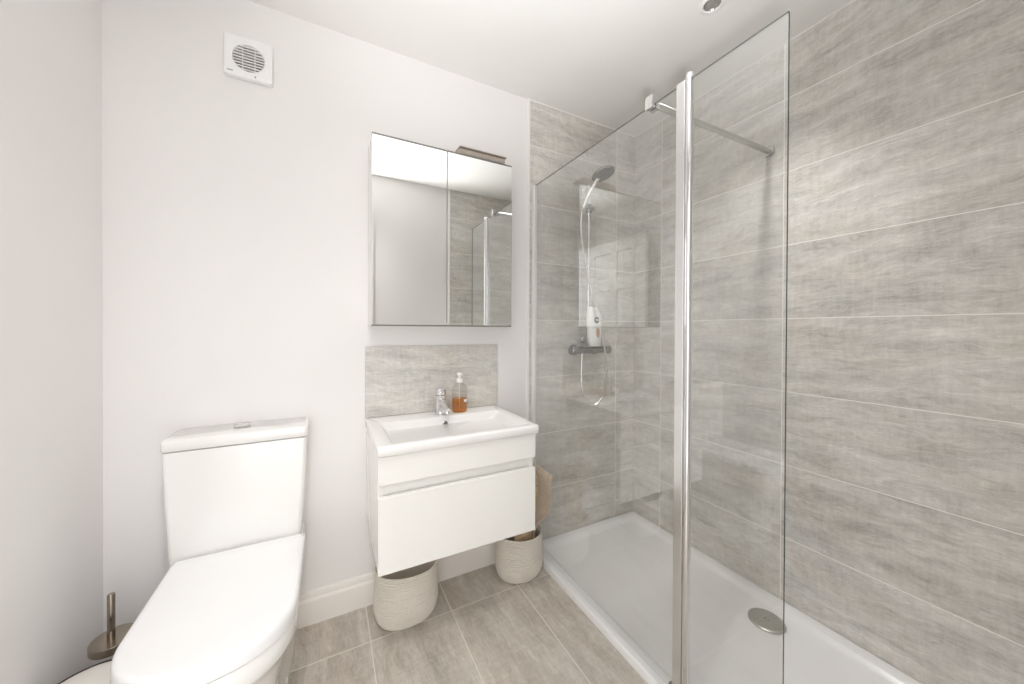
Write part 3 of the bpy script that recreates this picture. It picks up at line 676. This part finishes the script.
MB().lathe([(0.009, 1.000), (0.0095, 1.004), (0.0095, 1.013), (0.008, 1.016)], (hxo, vy, 0), 18).build('hose_outlet', M_satin, t)
hose = [(1.2262, 1.524, 1.789), (1.212, 1.518, 1.765), (1.204, 1.515, 1.681), (1.214, 1.505, 1.57), (1.239, 1.490, 1.411), (1.263, 1.474, 1.305), (1.293, 1.455, 1.209), (1.312, 1.452, 1.087), (1.340, 1.465, 0.954), (1.360, 1.480, 0.875), (1.352, 1.505, 0.775), (1.299, 1.515, 0.731), (1.245, 1.520, 0.773), (1.222, 1.525, 0.858), (1.2245, 1.527, 0.95), (hxo, vy, 0.9996)]
o = MB().tube(catmull(hose, 8), 0.0056, 10).build('shower_hose', M_satin, loc=hose[-1])
tag(o, 'thin looping chrome hose from the bar valve to the hand shower', 'hose')
# shampoo bottle on the valve shelf
sx_, sy_ = 1.292, 1.504; z0 = vz + 0.0229
t = thing('shampoo_bottle', 'white shampoo bottle with dark round emblem standing on the shower valve', 'shampoo bottle', (sx_, sy_, z0))
def oval(hw, hd, z, dx=0.0, slope=0.0): return [(sx_ + dx + hw * math.cos(a), sy_ + hd * math.sin(a), z0 + z + slope * math.cos(a)) for a in [2 * PI * i / 40 for i in range(40)]]
mb = MB(); mb.loft([oval(0.036, 0.019, 0.0), oval(0.039, 0.021, 0.004), oval(0.044, 0.022, 0.05, -0.002), oval(0.047, 0.022, 0.10, -0.004), oval(0.044, 0.0215, 0.15, -0.009), oval(0.036, 0.019, 0.185, -0.016), oval(0.031, 0.017, 0.198, -0.018)])
mb.build('body', M_shamp, t, ang=60)
mb = MB(); mb.loft([oval(0.0305, 0.0165, 0.1982, -0.018), oval(0.0300, 0.0162, 0.204, -0.018, -0.002), oval(0.025, 0.013, 0.209, -0.018, -0.003)])
mb.build('cap', M_shamp, t)
def patch(name, cx, cz, w, h, mat, n=28, prt=None, d=0.0006, dx=-0.006):
    def surf(x, z):
        u = (z - z0); hw = 0.0465 - 0.00045 * abs((u - 0.10) * 100) ** 0.9 * 0.6; k = max(-0.98, min(0.98, (x - sx_ - dx) / hw))
        return sy_ - 0.0222 * math.sqrt(1 - k * k) - d
    mb = MB(); c_ = mb.bm.verts.new((cx, surf(cx, cz), cz)); R1 = []
    for ring in (0.5, 1.0):
        R1.append([mb.bm.verts.new((cx + w * ring * math.cos(2 * PI * i / n), surf(cx + w * ring * math.cos(2 * PI * i / n), cz), cz + h * ring * math.sin(2 * PI * i / n))) for i in range(n)])
    for i in range(n):
        j = (i + 1) % n; mb._f((c_, R1[0][i], R1[0][j])); mb._f((R1[0][i], R1[1][i], R1[1][j], R1[0][j]))
    return mb.build(name, mat, t)
em = patch('round_emblem', sx_ - 0.002, z0 + 0.140, 0.0185, 0.0175, M_navy, dx=-0.008)
patch('emblem_stripe', sx_ - 0.002, z0 + 0.141, 0.0135, 0.0030, M_shamp, d=0.0012, dx=-0.008)
patch('flower_print', sx_ + 0.006, z0 + 0.072, 0.014, 0.026, M_peach, dx=-0.003)

# ------------------------------------------------------------------ ceiling spotlight
lx, ly = 1.240, 0.818
t = thing('ceiling_spotlight', 'small round recessed spotlight in the white ceiling above the shower', 'spotlight', (lx, ly, ZC))
mb = MB(); mb.lathe([(0.0435, ZC - 0.0005), (0.043, ZC - 0.003), (0.037, ZC - 0.0055), (0.031, ZC - 0.006), (0.0285, ZC - 0.004), (0.0275, ZC - 0.0005)], (lx, ly, 0), 40, cap0=False, cap1=False)
mb.build('trim_ring', M_trimp, t)
mb = MB(); mb.lathe([(0.0275, ZC - 0.0006), (0.0265, ZC - 0.003), (0.0235, ZC - 0.0036), (0.022, ZC - 0.0015)], (lx, ly, 0), 36, cap0=False, cap1=False); lr = mb.build('lamp_rim', M_nickel, t)
mb = MB(); mb.lathe([(0.0222, ZC - 0.0016), (0.015, ZC - 0.0008), (0.0, ZC - 0.0005)], (lx, ly, 0), 30, cap0=False, cap1=False); mb.build('lens', M_lens, t)

for _o in S.objects:
    if '_w' in _o: del _o['_w']
